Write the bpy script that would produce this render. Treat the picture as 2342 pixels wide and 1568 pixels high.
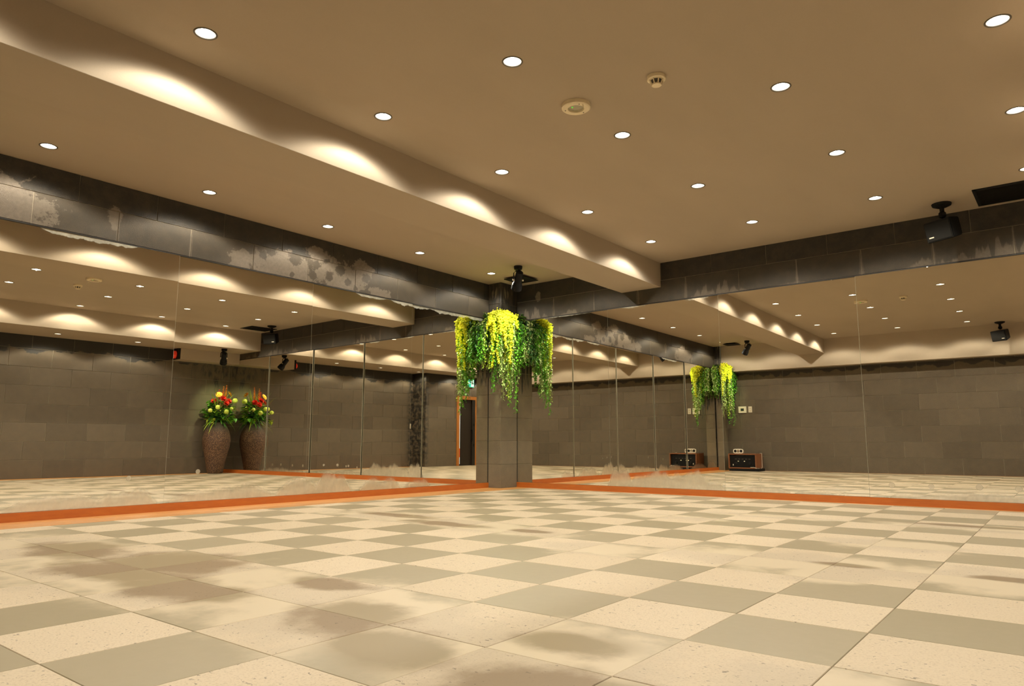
import bpy, bmesh, math, random
from mathutils import Vector, Matrix

sc = bpy.context.scene
for o in list(bpy.data.objects):
    bpy.data.objects.remove(o)
C = sc.collection
PI = math.pi
R = random.Random(7)

# ---------------------------------------------------------------- camera, world, exposure
cam_d = bpy.data.cameras.new('camera')
cam = bpy.data.objects.new('camera', cam_d); C.objects.link(cam)
cam_d.sensor_width = 36.0; cam_d.sensor_fit = 'HORIZONTAL'
cam_d.lens = 36.0 * 1623.9 / 2342.0
cam_d.clip_start = 0.02; cam_d.clip_end = 100
yaw, pitch, roll = -0.673486, 0.141061, 0.000542
fw = Vector((math.sin(yaw)*math.cos(pitch), math.cos(yaw)*math.cos(pitch), math.sin(pitch)))
ri = Vector((math.cos(yaw), -math.sin(yaw), 0)); up = ri.cross(fw)
r2 = ri*math.cos(roll)+up*math.sin(roll); u2 = -ri*math.sin(roll)+up*math.cos(roll)
m = Matrix((r2, u2, -fw)).transposed().to_4x4()
m.translation = Vector((5.9156, -7.2610, 0.5336))
cam.matrix_world = m
sc.camera = cam

w = bpy.data.worlds.new('world'); sc.world = w; w.use_nodes = True
w.node_tree.nodes['Background'].inputs[0].default_value = (0.02, 0.018, 0.015, 1)
w.node_tree.nodes['Background'].inputs[1].default_value = 0.3
vs = sc.view_settings
vs.view_transform = 'Standard'; vs.look = 'None'; vs.gamma = 1.0; vs.use_curve_mapping = False
vs.exposure = -1.70
sc.cycles.sample_clamp_indirect = 80.0     # keep the lamps' full brightness in the mirrors
LAMP_W = 60.0           # each ceiling downlight
LAMP_COL = (1.0, 0.94, 0.80)
SPOT_W = 300.0           # each black spotlight
SPOT_COL = (0.86, 1.0, 0.52)

# ---------------------------------------------------------------- room numbers (metres)
FZ = -0.012             # floor
W = 7.10                # right wall (with the vase)
W2 = 6.65               # the thicker stretch of it with the door
L = 7.66                # wall behind the camera, y = -L
ZM = 2.1355             # top of mirrors
ZJ = 2.3814             # joint between the two tile rows over the mirrors
ZC = 2.585              # ceiling
ZCL = 2.60              # ceiling of the strip by the left wall
BX0, BX1, BZ = 1.786, 2.295, 2.304     # beam
SX, SZ = 6.03, 2.245     # soffit on the right wall
DY, DZ = -7.44, 2.05   # soffit on the rear wall
CA, CB = 0.212, 0.340   # corner column
YS = -4.70              # where the right wall steps out
KA, KY = 0.212, -7.32   # rear column

# ---------------------------------------------------------------- helpers
def link(o, parent=None):
    C.objects.link(o)
    if parent: o.parent = parent
    return o
def tag(o, label, cat, group=None):
    o['label'] = label; o['category'] = cat
    if group: o['group'] = group
    return o
def thing(name, label, cat, loc=(0, 0, 0), rotz=0, group=None):
    o = bpy.data.objects.new(name, None); o.empty_display_size = 0.05
    o.location = loc; o.rotation_euler = (0, 0, rotz)
    link(o); return tag(o, label, cat, group)
def obj(name, bm, mat, parent=None, smooth=False):
    me = bpy.data.meshes.new(name)
    bmesh.ops.recalc_face_normals(bm, faces=bm.faces[:])
    if smooth:
        for f in bm.faces: f.smooth = True
    bm.to_mesh(me); bm.free()
    for mm in (mat if isinstance(mat, (list, tuple)) else [mat]): me.materials.append(mm)
    return link(bpy.data.objects.new(name, me), parent)
def raw(name, vs_, fs_, mat, parent=None, smooth=False):
    me = bpy.data.meshes.new(name); me.from_pydata(vs_, [], fs_); me.update()
    if smooth:
        for f in me.polygons: f.use_smooth = True
    for mm in (mat if isinstance(mat, (list, tuple)) else [mat]): me.materials.append(mm)
    return link(bpy.data.objects.new(name, me), parent)
def struct(name, bm, mat, parent=None):
    o = obj(name, bm, mat, parent)
    if parent is None: o['kind'] = 'structure'
    return o
def group_struct(name):
    o = bpy.data.objects.new(name, None); o['kind'] = 'structure'; return link(o)
def box(bm, x0, x1, y0, y1, z0, z1, bev=0, mi=0):
    v = [bm.verts.new((x, y, z)) for x in (x0, x1) for y in (y0, y1) for z in (z0, z1)]
    fs = [bm.faces.new([v[i] for i in q]) for q in ((0, 1, 3, 2), (4, 6, 7, 5), (0, 4, 5, 1), (2, 3, 7, 6), (0, 2, 6, 4), (1, 5, 7, 3))]
    for f in fs: f.material_index = mi
    if bev:
        es = list({e for f in fs for e in f.edges})
        bmesh.ops.bevel(bm, geom=es, offset=bev, segments=1, affect='EDGES')
    return bm
def nb(*a, **k): return box(bmesh.new(), *a, **k)
def lathe(bm, prof, n=24, mat=Matrix(), cap0=True, cap1=True, mi=0):
    rings = []
    for r, z in prof:
        rings.append([bm.verts.new(mat @ Vector((r*math.cos(2*PI*i/n), r*math.sin(2*PI*i/n), z))) for i in range(n)])
    for a, b in zip(rings, rings[1:]):
        for i in range(n):
            f = bm.faces.new((a[i], a[(i+1) % n], b[(i+1) % n], b[i])); f.material_index = mi
    if cap0: bm.faces.new(rings[0][::-1]).material_index = mi
    if cap1: bm.faces.new(rings[-1]).material_index = mi
    return bm
def tube(bm, pts, rad, n=6):
    pts = [Vector(p) for p in pts]; rings = []
    for i, p in enumerate(pts):
        d = (pts[min(i+1, len(pts)-1)]-pts[max(i-1, 0)]).normalized()
        a = d.cross(Vector((0, 0, 1)) if abs(d.z) < .9 else Vector((1, 0, 0))).normalized(); b = d.cross(a)
        r = rad[i] if isinstance(rad, (list, tuple)) else rad
        rings.append([bm.verts.new(p+a*r*math.cos(2*PI*k/n)+b*r*math.sin(2*PI*k/n)) for k in range(n)])
    for a, b in zip(rings, rings[1:]):
        for i in range(n): bm.faces.new((a[i], a[(i+1) % n], b[(i+1) % n], b[i]))
    bm.faces.new(rings[0][::-1]); bm.faces.new(rings[-1])
    return bm

# ---------------------------------------------------------------- materials
class N:
    """small wrapper for building node trees"""
    def __init__(s, name):
        s.m = bpy.data.materials.new(name); s.m.use_nodes = True
        s.t = s.m.node_tree; s.b = s.t.nodes['Principled BSDF']; s.out = s.t.nodes['Material Output']
    def n(s, typ, **kw):
        x = s.t.nodes.new(typ)
        for k, v in kw.items(): setattr(x, k, v)
        return x
    def put(s, inp, v):
        if hasattr(v, 'is_linked') or hasattr(v, 'links'): s.t.links.new(v, inp)
        else: inp.default_value = v
    def math(s, op, a, b=0.0, c=0.0, clamp=False):
        x = s.n('ShaderNodeMath', operation=op); x.use_clamp = clamp
        s.put(x.inputs[0], a); s.put(x.inputs[1], b)
        if op in ('MULTIPLY_ADD', 'SMOOTH_MIN', 'SMOOTH_MAX', 'WRAP'): s.put(x.inputs[2], c)
        return x.outputs[0]
    def ss(s, v, a, b):
        x = s.n('ShaderNodeMapRange', interpolation_type='SMOOTHSTEP')
        s.put(x.inputs[0], v); s.put(x.inputs[1], a); s.put(x.inputs[2], b)
        x.inputs[3].default_value = 0; x.inputs[4].default_value = 1
        return x.outputs[0]
    def mix(s, f, a, b):
        x = s.n('ShaderNodeMix', data_type='RGBA')
        s.put(x.inputs[0], f)
        for i, v in ((6, a), (7, b)):
            if isinstance(v, tuple): v = v if len(v) == 4 else (*v, 1)
            s.put(x.inputs[i], v)
        return x.outputs[2]
    def pos(s): 
        return s.n('ShaderNodeNewGeometry').outputs['Position']
    def sep(s, v):
        x = s.n('ShaderNodeSeparateXYZ'); s.put(x.inputs[0], v); return x.outputs
    def noise(s, v, scale, detail=3, rough=.5, out='Fac', scl=None):
        if scl:
            mp = s.n('ShaderNodeMapping'); s.put(mp.inputs[0], v); mp.inputs['Scale'].default_value = scl; v = mp.outputs[0]
        x = s.n('ShaderNodeTexNoise'); s.put(x.inputs['Vector'], v)
        x.inputs['Scale'].default_value = scale; x.inputs['Detail'].default_value = detail; x.inputs['Roughness'].default_value = rough
        return x.outputs[out]
    def vor(s, v, scale, out='Distance', rnd=1.0):
        x = s.n('ShaderNodeTexVoronoi'); s.put(x.inputs['Vector'], v); x.inputs['Scale'].default_value = scale
        x.inputs['Randomness'].default_value = rnd
        return x.outputs[out]
    def rnd(s): return s.n('ShaderNodeObjectInfo').outputs['Random']
    def bump(s, h, strength=.3, dist=.01):
        x = s.n('ShaderNodeBump'); x.inputs['Strength'].default_value = strength; x.inputs['Distance'].default_value = dist
        s.put(x.inputs['Height'], h); s.put(s.b.inputs['Normal'], x.outputs[0])
    def scale(s, col, f):
        x = s.n('ShaderNodeVectorMath', operation='SCALE'); s.put(x.inputs[0], col); s.put(x.inputs['Scale'], f); return x.outputs[0]
    def blob(s, p, cx, cy, rx, ry, ang, nz, soft=.35, amp=.9):
        """0..1 blob in the x-y plane of vector p, edge roughened by nz"""
        mp = s.n('ShaderNodeMapping', vector_type='TEXTURE'); s.put(mp.inputs[0], p)
        mp.inputs['Location'].default_value = (cx, cy, 0); mp.inputs['Rotation'].default_value = (0, 0, ang)
        mp.inputs['Scale'].default_value = (rx, ry, 1e6)
        ln = s.n('ShaderNodeVectorMath', operation='LENGTH'); s.put(ln.inputs[0], mp.outputs[0])
        d = s.math('MULTIPLY_ADD', nz, amp, ln.outputs['Value'])
        return s.ss(d, 1+amp*.5+soft, 1+amp*.5-soft)
    def maxall(s, l):
        a = l[0]
        for b in l[1:]: a = s.math('MAXIMUM', a, b)
        return a
    def set(s, col=None, rough=None, metal=None, spec=None):
        if col is not None: s.put(s.b.inputs['Base Color'], col if not isinstance(col, tuple) or len(col) == 4 else (*col, 1))
        if rough is not None: s.put(s.b.inputs['Roughness'], rough)
        if metal is not None: s.put(s.b.inputs['Metallic'], metal)
        if spec is not None: s.put(s.b.inputs['Specular IOR Level'], spec)
        return s.m
def plain(name, col, rough=.5, metal=0.0, var=.08, scale=60):
    k = N(name); p = k.n('ShaderNodeTexCoord').outputs['Object']
    nz = k.noise(p, scale, 3)
    c = k.mix(nz, tuple(x*(1-var) for x in col), tuple(min(1, x*(1+var)) for x in col))
    return k.set(c, rough, metal)
def emit(name, col, strength):
    k = N(name); k.put(k.b.inputs['Base Color'], (*[min(1, c) for c in col], 1)); k.put(k.b.inputs['Emission Color'], (*col, 1))
    k.b.inputs['Emission Strength'].default_value = strength; return k.m

def stone(name, maskfn=None, base=(.130, .104, .070)):
    """volcanic stone wall tile: fine grain, slight difference from tile to tile, damp stains, shade painted in at places"""
    k = N(name); p = k.pos(); x, y, z = k.sep(p)
    g = k.noise(p, 260, 2, .6); g2 = k.noise(p, 9, 3)
    v = k.math('ADD', k.math('MULTIPLY_ADD', k.rnd(), .20, .88), k.math('MULTIPLY', k.math('SUBTRACT', g, .5), .9))
    v = k.math('ADD', v, k.math('MULTIPLY', k.math('SUBTRACT', g2, .5), .35))
    dry = k.scale(k.mix(g2, base, (base[0]*1.06, base[1]*.99, base[2]*.93)), v)
    pale = k.scale((.215, .175, .132), k.math('MULTIPLY_ADD', g, .5, .72))
    wet_dark = k.scale((.021, .0195, .0165), k.math('MULTIPLY_ADD', g, 1.4, .3))
    wm, pm = maskfn(k, p, x, y, z) if maskfn else (None, None)
    c = dry; ro = .75
    if pm is not None: c = k.mix(pm, c, pale)
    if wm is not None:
        c = k.mix(wm, c, wet_dark); ro = k.math('MULTIPLY_ADD', wm, -.38, .75)
    k.set(c, ro, spec=.42)
    k.bump(g, .75, .005)
    return k.m

def band_mask(axis, y0, pales, dots, rises=()):
    """tiles over the mirrors: damp-dark stone with shade painted into the upper row, dry pale patches, white lime runs under the joints"""
    def fn(k, p, x, y, z):
        s = y if axis == 'y' else x
        cb = k.n('ShaderNodeCombineXYZ'); k.put(cb.inputs[0], s); k.put(cb.inputs[1], z)
        q = cb.outputs[0]
        nz = k.noise(q, 9, 5, .68)
        nzd = k.noise(q, 34, 3)
        pl = k.maxall([k.blob(q, a, b, rx, rz, 0, nz, .10, 2.6) for a, b, rx, rz in pales])
        if dots:
            dd = k.maxall([k.blob(q, a, b, r, r, 0, nzd, .22, 1.6) for a, b, r in dots])
            pl = k.math('MULTIPLY', pl, k.math('SUBTRACT', 1, dd))
        if rises:
            # lime rising from the lower edge with ragged upright tongues
            n1 = k.noise(q, 13, 3, .6, scl=(1, .10, 1)); rg = k.maxall([k.ss(k.math('ABSOLUTE', k.math('SUBTRACT', s, a)), r_, r_*.5) for a, r_, h_ in rises])
            hh = k.maxall([k.math('MULTIPLY', k.ss(k.math('ABSOLUTE', k.math('SUBTRACT', s, a)), r_, 0), h_) for a, r_, h_ in rises])
            tp = k.math('MULTIPLY', hh, k.math('MULTIPLY', k.ss(n1, .30, .72), 1.5))
            pl = k.math('MAXIMUM', pl, k.math('MULTIPLY', k.ss(k.math('SUBTRACT', k.math('SUBTRACT', z, ZM), tp), .012, -.022), k.math('MULTIPLY_ADD', nz, .5, .5)))
        pl = k.math('MULTIPLY', pl, k.math('MULTIPLY_ADD', nzd, .7, .55), clamp=True)
        # lime runs
        ph = k.math('ABSOLUTE', k.math('SUBTRACT', k.math('FRACT', k.math('DIVIDE', k.math('SUBTRACT', s, y0-.3), .6)), .5))
        dist = k.math('MULTIPLY', ph, .6)
        dn = k.math('MULTIPLY', k.math('SUBTRACT', ZJ, z), .10)
        cell = k.math('FLOOR', k.math('DIVIDE', k.math('SUBTRACT', s, y0-.3), .6))
        wn = k.n('ShaderNodeTexWhiteNoise', noise_dimensions='1D'); k.put(wn.inputs[1], cell)
        wdt = k.math('MULTIPLY', k.math('ADD', dn, .010), k.math('MULTIPLY_ADD', wn.outputs[0], .75, .10))
        wdt = k.math('MULTIPLY', wdt, k.math('MULTIPLY_ADD', nz, 1.4, .3))
        run = k.ss(dist, k.math('ADD', wdt, .004), k.math('MULTIPLY', wdt, .6))
        run = k.math('MULTIPLY', run, k.ss(z, ZJ+.004, ZJ-.004))
        pl = k.math('MAXIMUM', pl, k.math('MULTIPLY', run, k.math('MULTIPLY_ADD', nz, .9, .1)))
        wet_dark = k.math('MULTIPLY', k.math('SUBTRACT', 1, pl), k.math('MULTIPLY_ADD', k.ss(nz, .35, .7), -.25, .95))
        wet_dark = k.math('MULTIPLY', wet_dark, k.math('MULTIPLY_ADD', k.ss(z, ZJ+.015, ZJ-.015), -.40 if axis == 'y' else -.22, .98))  # upper row darker than the lower: damp plus painted shade above the lamp cut-off
        return wet_dark, pl
    return fn
M = {}
M['stone_left'] = stone('stone_left', band_mask('y', -1.321,
    [(-3.42, 2.23, .33, .15), (-2.72, 2.26, .34, .17), (-3.0, 2.42, .14, .08), (-2.42, 2.40, .13, .08), (-5.75, 2.25, .35, .2), (-3.85, 2.2, .12, .1), (-4.95, 2.33, .05, .10), (-2.2, 2.17, .16, .06)],
    [(-3.02, 2.33, .045), (-2.86, 2.24, .05), (-2.62, 2.22, .04), (-2.72, 2.33, .06), (-2.38, 2.30, .05), (-3.62, 2.30, .04), (-3.54, 2.36, .05), (-3.27, 2.34, .07), (-2.52, 2.17, .03), (-3.3, 2.17, .025)]))
M['stone_back'] = stone('stone_back', band_mask('x', .797,
    [(.55, 2.42, .04, .06)], [], [(2.95, .40, .15), (.45, .35, .16), (1.05, .3, .05), (4.95, .25, .07), (5.45, .5, .14), (3.75, .2, .035), (6.3, .5, .08)]))
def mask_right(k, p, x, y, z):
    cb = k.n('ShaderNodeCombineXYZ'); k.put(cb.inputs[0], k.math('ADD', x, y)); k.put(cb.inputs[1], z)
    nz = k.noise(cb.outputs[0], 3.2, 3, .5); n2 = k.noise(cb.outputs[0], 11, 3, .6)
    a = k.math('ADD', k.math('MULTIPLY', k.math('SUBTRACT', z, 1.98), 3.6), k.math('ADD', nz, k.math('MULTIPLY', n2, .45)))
    wet_dark = k.ss(a, .80, .88)
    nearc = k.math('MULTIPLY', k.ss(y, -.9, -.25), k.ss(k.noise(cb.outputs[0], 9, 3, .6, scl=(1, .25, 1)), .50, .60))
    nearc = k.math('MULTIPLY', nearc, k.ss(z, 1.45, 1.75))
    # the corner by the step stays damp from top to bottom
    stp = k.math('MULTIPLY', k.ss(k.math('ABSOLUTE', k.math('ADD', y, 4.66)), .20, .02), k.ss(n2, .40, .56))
    return k.math('MULTIPLY', k.maxall([wet_dark, nearc, stp]), .93), None
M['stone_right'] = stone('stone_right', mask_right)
def mask_front(k, p, x, y, z):
    cb = k.n('ShaderNodeCombineXYZ'); k.put(cb.inputs[0], x); k.put(cb.inputs[1], z)
    q = cb.outputs[0]
    n1 = k.noise(q, 14, 3, .6, scl=(1, .28, 1)); n2 = k.noise(q, 5, 2)
    run = k.math('MULTIPLY', k.math('MULTIPLY', k.ss(n1, .50, .60), k.ss(x, .78, .25)), k.ss(z, .55, 1.2))
    top = k.ss(k.math('MULTIPLY_ADD', n2, .30, z), 2.10, 2.13)  # ragged dark band: damp stain and the rear soffit's shadow, both painted in
    corner_dark = k.math('MULTIPLY', k.ss(x, .7, .15), .28)  # smooth darkening towards the rear column
    return k.math('MULTIPLY', k.maxall([run, top, corner_dark]), .9), None
M['stone_front'] = stone('stone_front', mask_front)
def mask_column(k, p, x, y, z):
    cb = k.n('ShaderNodeCombineXYZ'); k.put(cb.inputs[0], k.math('SUBTRACT', x, y)); k.put(cb.inputs[1], z)
    q = cb.outputs[0]
    n1 = k.noise(q, 16, 3, .55, scl=(1.6, .16, 1)); n2 = k.noise(q, 40, 2, .5, scl=(1, .12, 1))
    a = k.math('ADD', k.math('MULTIPLY', k.ss(z, .85, 1.75), .22), n1)
    run = k.math('MULTIPLY', k.ss(a, .66, .74), k.ss(z, .95, 1.25))
    top = k.ss(z, 1.55, 1.95)
    run = k.math('MAXIMUM', run, k.math('MULTIPLY', top, .80))
    lime = k.math('MULTIPLY', k.ss(k.noise(q, 13, 3, .5, scl=(1.2, .3, 1)), .60, .66), k.ss(z, 2.1, 2.2))
    run = k.math('MULTIPLY', run, k.math('SUBTRACT', 1, lime))
    return k.math('MULTIPLY', run, .95), None
M['stone_column'] = stone('stone_column', mask_column, (.180, .146, .098))
M['grout'] = plain('grout', (.40, .335, .24), .9)
M['grout_dark'] = plain('grout_dark', (.10, .085, .06), .9)
M['grout_floor'] = plain('grout_floor', (.24, .19, .13), .9)

# painted plaster of ceiling and beams
def plaster(name, col):
    k = N(name); p = k.pos()
    n = k.noise(p, 2.2, 4, .55, scl=(1, .35, 1)); g = k.noise(p, 160, 2)
    v = k.math('ADD', k.math('MULTIPLY_ADD', n, .16, .90), k.math('MULTIPLY', g, .06))
    k.set(k.scale(col, v), .85, spec=.2); k.bump(g, .08, .002); return k.m
M['paint'] = plaster('paint', (.435, .355, .265))

# floor tiles
def floor_mat(name, kind):
    k = N(name); p = k.pos(); x, y, z = k.sep(p)
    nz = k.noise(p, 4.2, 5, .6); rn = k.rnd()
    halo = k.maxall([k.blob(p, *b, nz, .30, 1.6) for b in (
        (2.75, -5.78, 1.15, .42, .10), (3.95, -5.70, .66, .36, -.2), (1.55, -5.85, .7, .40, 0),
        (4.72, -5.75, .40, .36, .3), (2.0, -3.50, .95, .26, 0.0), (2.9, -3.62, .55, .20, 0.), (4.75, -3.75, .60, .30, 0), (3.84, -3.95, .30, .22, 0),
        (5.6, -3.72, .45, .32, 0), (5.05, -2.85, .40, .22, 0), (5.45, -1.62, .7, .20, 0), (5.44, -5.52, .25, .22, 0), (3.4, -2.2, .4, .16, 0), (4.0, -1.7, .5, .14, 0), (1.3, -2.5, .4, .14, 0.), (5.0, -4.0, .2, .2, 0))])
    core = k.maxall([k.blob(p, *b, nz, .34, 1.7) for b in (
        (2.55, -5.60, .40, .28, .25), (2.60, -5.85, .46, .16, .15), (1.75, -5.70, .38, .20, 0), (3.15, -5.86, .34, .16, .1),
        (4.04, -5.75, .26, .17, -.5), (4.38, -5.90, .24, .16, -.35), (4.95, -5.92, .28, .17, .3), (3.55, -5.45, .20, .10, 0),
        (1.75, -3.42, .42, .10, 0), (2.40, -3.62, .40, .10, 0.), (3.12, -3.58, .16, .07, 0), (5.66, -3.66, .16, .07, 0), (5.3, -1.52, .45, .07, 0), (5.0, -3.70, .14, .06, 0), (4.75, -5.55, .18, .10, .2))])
    if kind == 'smooth':
        g = k.noise(p, 30, 4)
        base = k.mix(k.math('MULTIPLY_ADD', k.math('SUBTRACT', g, .5), .5, k.math('MULTIPLY', rn, .6)), (.385, .325, .205), (.46, .39, .262))
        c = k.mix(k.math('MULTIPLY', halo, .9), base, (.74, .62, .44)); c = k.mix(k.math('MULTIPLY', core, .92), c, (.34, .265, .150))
        ro = .42
    else:
        sp = k.noise(p, 62, 2, .55, scl=(1, 1.25, 1)); sn = k.noise(p, 7, 2)
        speck = k.math('MULTIPLY', k.ss(k.math('MULTIPLY_ADD', sn, .16, sp), .745, .785), k.math('MULTIPLY_ADD', k.noise(p, 31, 1), 1.2, .1), clamp=True)
        sp2 = k.noise(p, 150, 2, .6)
        base = k.mix(rn, (.66, .54, .375), (.72, .595, .425))
        base = k.mix(k.math('MULTIPLY', k.ss(sp2, .50, .64), .45), base, (.50, .39, .255))
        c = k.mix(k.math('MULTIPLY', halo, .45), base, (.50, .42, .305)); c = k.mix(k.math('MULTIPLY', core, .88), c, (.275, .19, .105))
        c = k.mix(k.math('MULTIPLY', speck, .85), c, (.13, .095, .06))
        ro = .5
    k.set(c, ro, spec=.35)
    return k.m
M['tile_smooth'] = floor_mat('tile_smooth', 'smooth')
M['tile_speck'] = floor_mat('tile_speck', 'speck')

def wood(name, c1, c2, rough=.45, scl=(1, 14, 14), s=2.2):
    k = N(name); p = k.pos()
    n = k.noise(p, s, 5, .6, scl=scl); g = k.noise(p, 6, 2, .5, scl=scl)
    c = k.mix(n, c1, c2)
    c = k.scale(c, k.math('MULTIPLY_ADD', k.rnd(), .2, .9)); k.set(c, rough); k.bump(g, .1, .003); return k.m
M['wood_strip'] = wood('wood_strip', (.62, .27, .075), (.76, .38, .125), .4, (12, 1, 12))
M['wood_base'] = wood('wood_base', (.40, .090, .010), (.58, .165, .022), .4, (3, 3, 20))
M['wood_frame'] = wood('wood_frame', (.42, .15, .028), (.56, .22, .05), .4, (20, 20, 1))
M['wood_case'] = wood('wood_case', (.17, .060, .022), (.27, .10, .036), .4, (2, 20, 20), 6)

# mirrors: silvered glass with foggy, smeared patches low down and lime along the top edge
def mirror_mat(name, axis, fog, dots, lime):
    k = N(name); p = k.pos(); x, y, z = k.sep(p); s = y if axis == 'y' else x
    cb = k.n('ShaderNodeCombineXYZ'); k.put(cb.inputs[0], s); k.put(cb.inputs[1], z); q = cb.outputs[0]
    nf = k.noise(q, 16, 4, .65, scl=(1, .6, 1)); n1 = k.noise(q, 2.6, 3, .55, scl=(1, .02, 1)); n2 = k.noise(q, 14, 3, .6, scl=(1, .25, 1))
    k.t.nodes.remove(k.b)
    g1 = k.n('ShaderNodeBsdfGlossy'); g1.inputs['Color'].default_value = (.90, .875, .80, 1); g1.inputs['Roughness'].default_value = 0.0
    g2 = k.n('ShaderNodeBsdfGlossy'); g2.inputs['Color'].default_value = (.93, .88, .76, 1); g2.inputs['Roughness'].default_value = .30
    d = k.n('ShaderNodeBsdfDiffuse'); d.inputs['Color'].default_value = (.62, .60, .50, 1)
    def tent(lst):
        return k.maxall([k.math('MULTIPLY', k.ss(k.math('ABSOLUTE', k.math('SUBTRACT', s, a)), r_, r_*.35), h_) for a, r_, h_ in lst])
    # wiped-over haze: its upper outline rises and falls along the foot of the panel
    top = k.math('MULTIPLY', tent(fog), k.math('ADD', k.math('MULTIPLY_ADD', n1, 1.5, .0), k.math('MULTIPLY', k.math('SUBTRACT', n2, .5), .28)))
    fm = k.ss(k.math('SUBTRACT', z, k.math('ADD', top, .052)), .030, -.055)
    fm = k.math('MULTIPLY', fm, k.ss(top, .004, .03))
    fm = k.math('MULTIPLY', fm, k.math('MULTIPLY_ADD', nf, .55, .52), clamp=True)
    fm = k.math('MAXIMUM', fm, k.math('MULTIPLY', k.maxall([k.blob(q, a, b, r, r, 0, .5, .12) for a, b, r in dots]), .8))
    lm = 0.0
    if lime:
        dep = k.math('MULTIPLY', tent(lime), k.math('MULTIPLY_ADD', n2, 1.6, .1))
        lm = k.math('MULTIPLY', k.ss(k.math('SUBTRACT', k.math('SUBTRACT', ZM-.0105, z), dep), .004, -.006), k.ss(dep, .002, .010))
        lm = k.math('MULTIPLY', lm, k.math('MULTIPLY_ADD', nf, .9, .10), clamp=True)
    mx = k.n('ShaderNodeMixShader'); k.put(mx.inputs[0], fm); k.put(mx.inputs[1], g1.outputs[0]); k.put(mx.inputs[2], g2.outputs[0])
    mx2 = k.n('ShaderNodeMixShader'); k.put(mx2.inputs[0], lm); k.put(mx2.inputs[1], mx.outputs[0]); k.put(mx2.inputs[2], d.outputs[0])
    k.t.links.new(mx2.outputs[0], k.out.inputs[0]); return k.m
M['mirror_left'] = mirror_mat('mirror_left', 'y',
    [(-5.15, .5, .12), (-4.72, .3, .17), (-3.85, .62, .13), (-3.12, .3, .20), (-2.72, .28, .22), (-2.10, .34, .17), (-1.55, .25, .10), (-6.3, .5, .12), (-7.0, .3, .2)],
    [(-4.696, .264, .020), (-4.13, .299, .020), (-2.838, .325, .012), (-2.672, .321, .014), (-2.534, .309, .012)],
    [(-5.2, .32, .035), (-4.92, .2, .03), (-2.30, .28, .030), (-1.7, .40, .036), (-1.05, .45, .040), (-.60, .2, .04)])
M['mirror_back'] = mirror_mat('mirror_back', 'x',
    [(1.72, .20, .26), (2.2, .5, .20), (2.55, .32, .26), (2.85, .15, .12), (3.35, .35, .07), (3.9, .35, .05), (4.7, .3, .05), (5.3, .7, .08)],
    [(4.523, .165, .024), (4.834, .165, .022), (5.19, .172, .024), (5.462, .167, .024), (3.05, .17, .016), (3.33, .18, .018)],
    [(1.95, .22, .018), (2.72, .2, .016), (1.0, .5, .010)])
M['glass_edge'] = plain('glass_edge', (.40, .38, .29), .3)
M['black_joint'] = plain('black_joint', (.018, .014, .010), .6)
M['black'] = plain('black', (.010, .0095, .009), .6)
M['black_shiny'] = plain('black_shiny', (.008, .008, .008), .45)
M['black_grille'] = plain('black_grille', (.012, .011, .009), .8)
for n_ in ('black', 'black_shiny', 'black_grille'): M[n_].node_tree.nodes['Principled BSDF'].inputs['Specular IOR Level'].default_value = .18
M['white_plastic'] = plain('white_plastic', (.72, .66, .52), .4)
M['cream_plastic'] = plain('cream_plastic', (.78, .66, .45), .4)
M['grey_lens'] = plain('grey_lens', (.40, .36, .26), .15)
M['chrome'] = plain('chrome', (.6, .58, .52), .25, 1.0)
M['trim_ring'] = plain('trim_ring', (.10, .085, .065), .5)
M['reflector'] = plain('reflector', (.85, .80, .70), .35)
M['bulb'] = emit('bulb', (1.0, .95, .86), 60)
M['spot_glass'] = emit('spot_glass', (.95, 1, .75), 40)

# ---------------------------------------------------------------- floor
floor = struct('floor', nb(-.1, W+.1, -L-.1, .1, FZ-.05, FZ-.0022), M['grout_floor'])
TX, TY, ROT = .39264, .40082, .011
OX, OY = 4.98248, -4.91950
ca, sa = math.cos(ROT), math.sin(ROT)
def clipbox(bm, pts, z0, z1):
    """prism over a convex polygon, with a tiny chamfer at the top"""
    cx = sum(q[0] for q in pts)/len(pts); cy = sum(q[1] for q in pts)/len(pts)
    n = len(pts); ch = .0015
    def ring(z, ins):
        o = []
        for a, b in pts:
            d = math.hypot(a-cx, b-cy); o.append(bm.verts.new((a+(cx-a)/d*ins*1.4, b+(cy-b)/d*ins*1.4, z)))
        return o
    r0, r1, r3 = ring(z0, 0), ring(z1-ch, 0), ring(z1, ch)
    for a, b in ((r0, r1), (r1, r3)):
        for i in range(n): bm.faces.new((a[i], a[(i+1) % n], b[(i+1) % n], b[i]))
    bm.faces.new(r3)
def clip_poly(P, x0, x1, y0, y1):
    def cut(P, f):
        o = []
        for a, b in zip(P, P[1:]+P[:1]):
            fa, fb = f(a), f(b)
            if fa >= 0: o.append(a)
            if fa*fb < 0:
                t = fa/(fa-fb); o.append((a[0]+(b[0]-a[0])*t, a[1]+(b[1]-a[1])*t))
        return o
    for f in (lambda q: q[0]-x0, lambda q: x1-q[0], lambda q: q[1]-y0, lambda q: y1-q[1]):
        P = cut(P, f)
        if len(P) < 3: return []
    return P
FX0, FX1, FY0, FY1 = .44, W-.30, -L+.04, -.045
tiles = []
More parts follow.
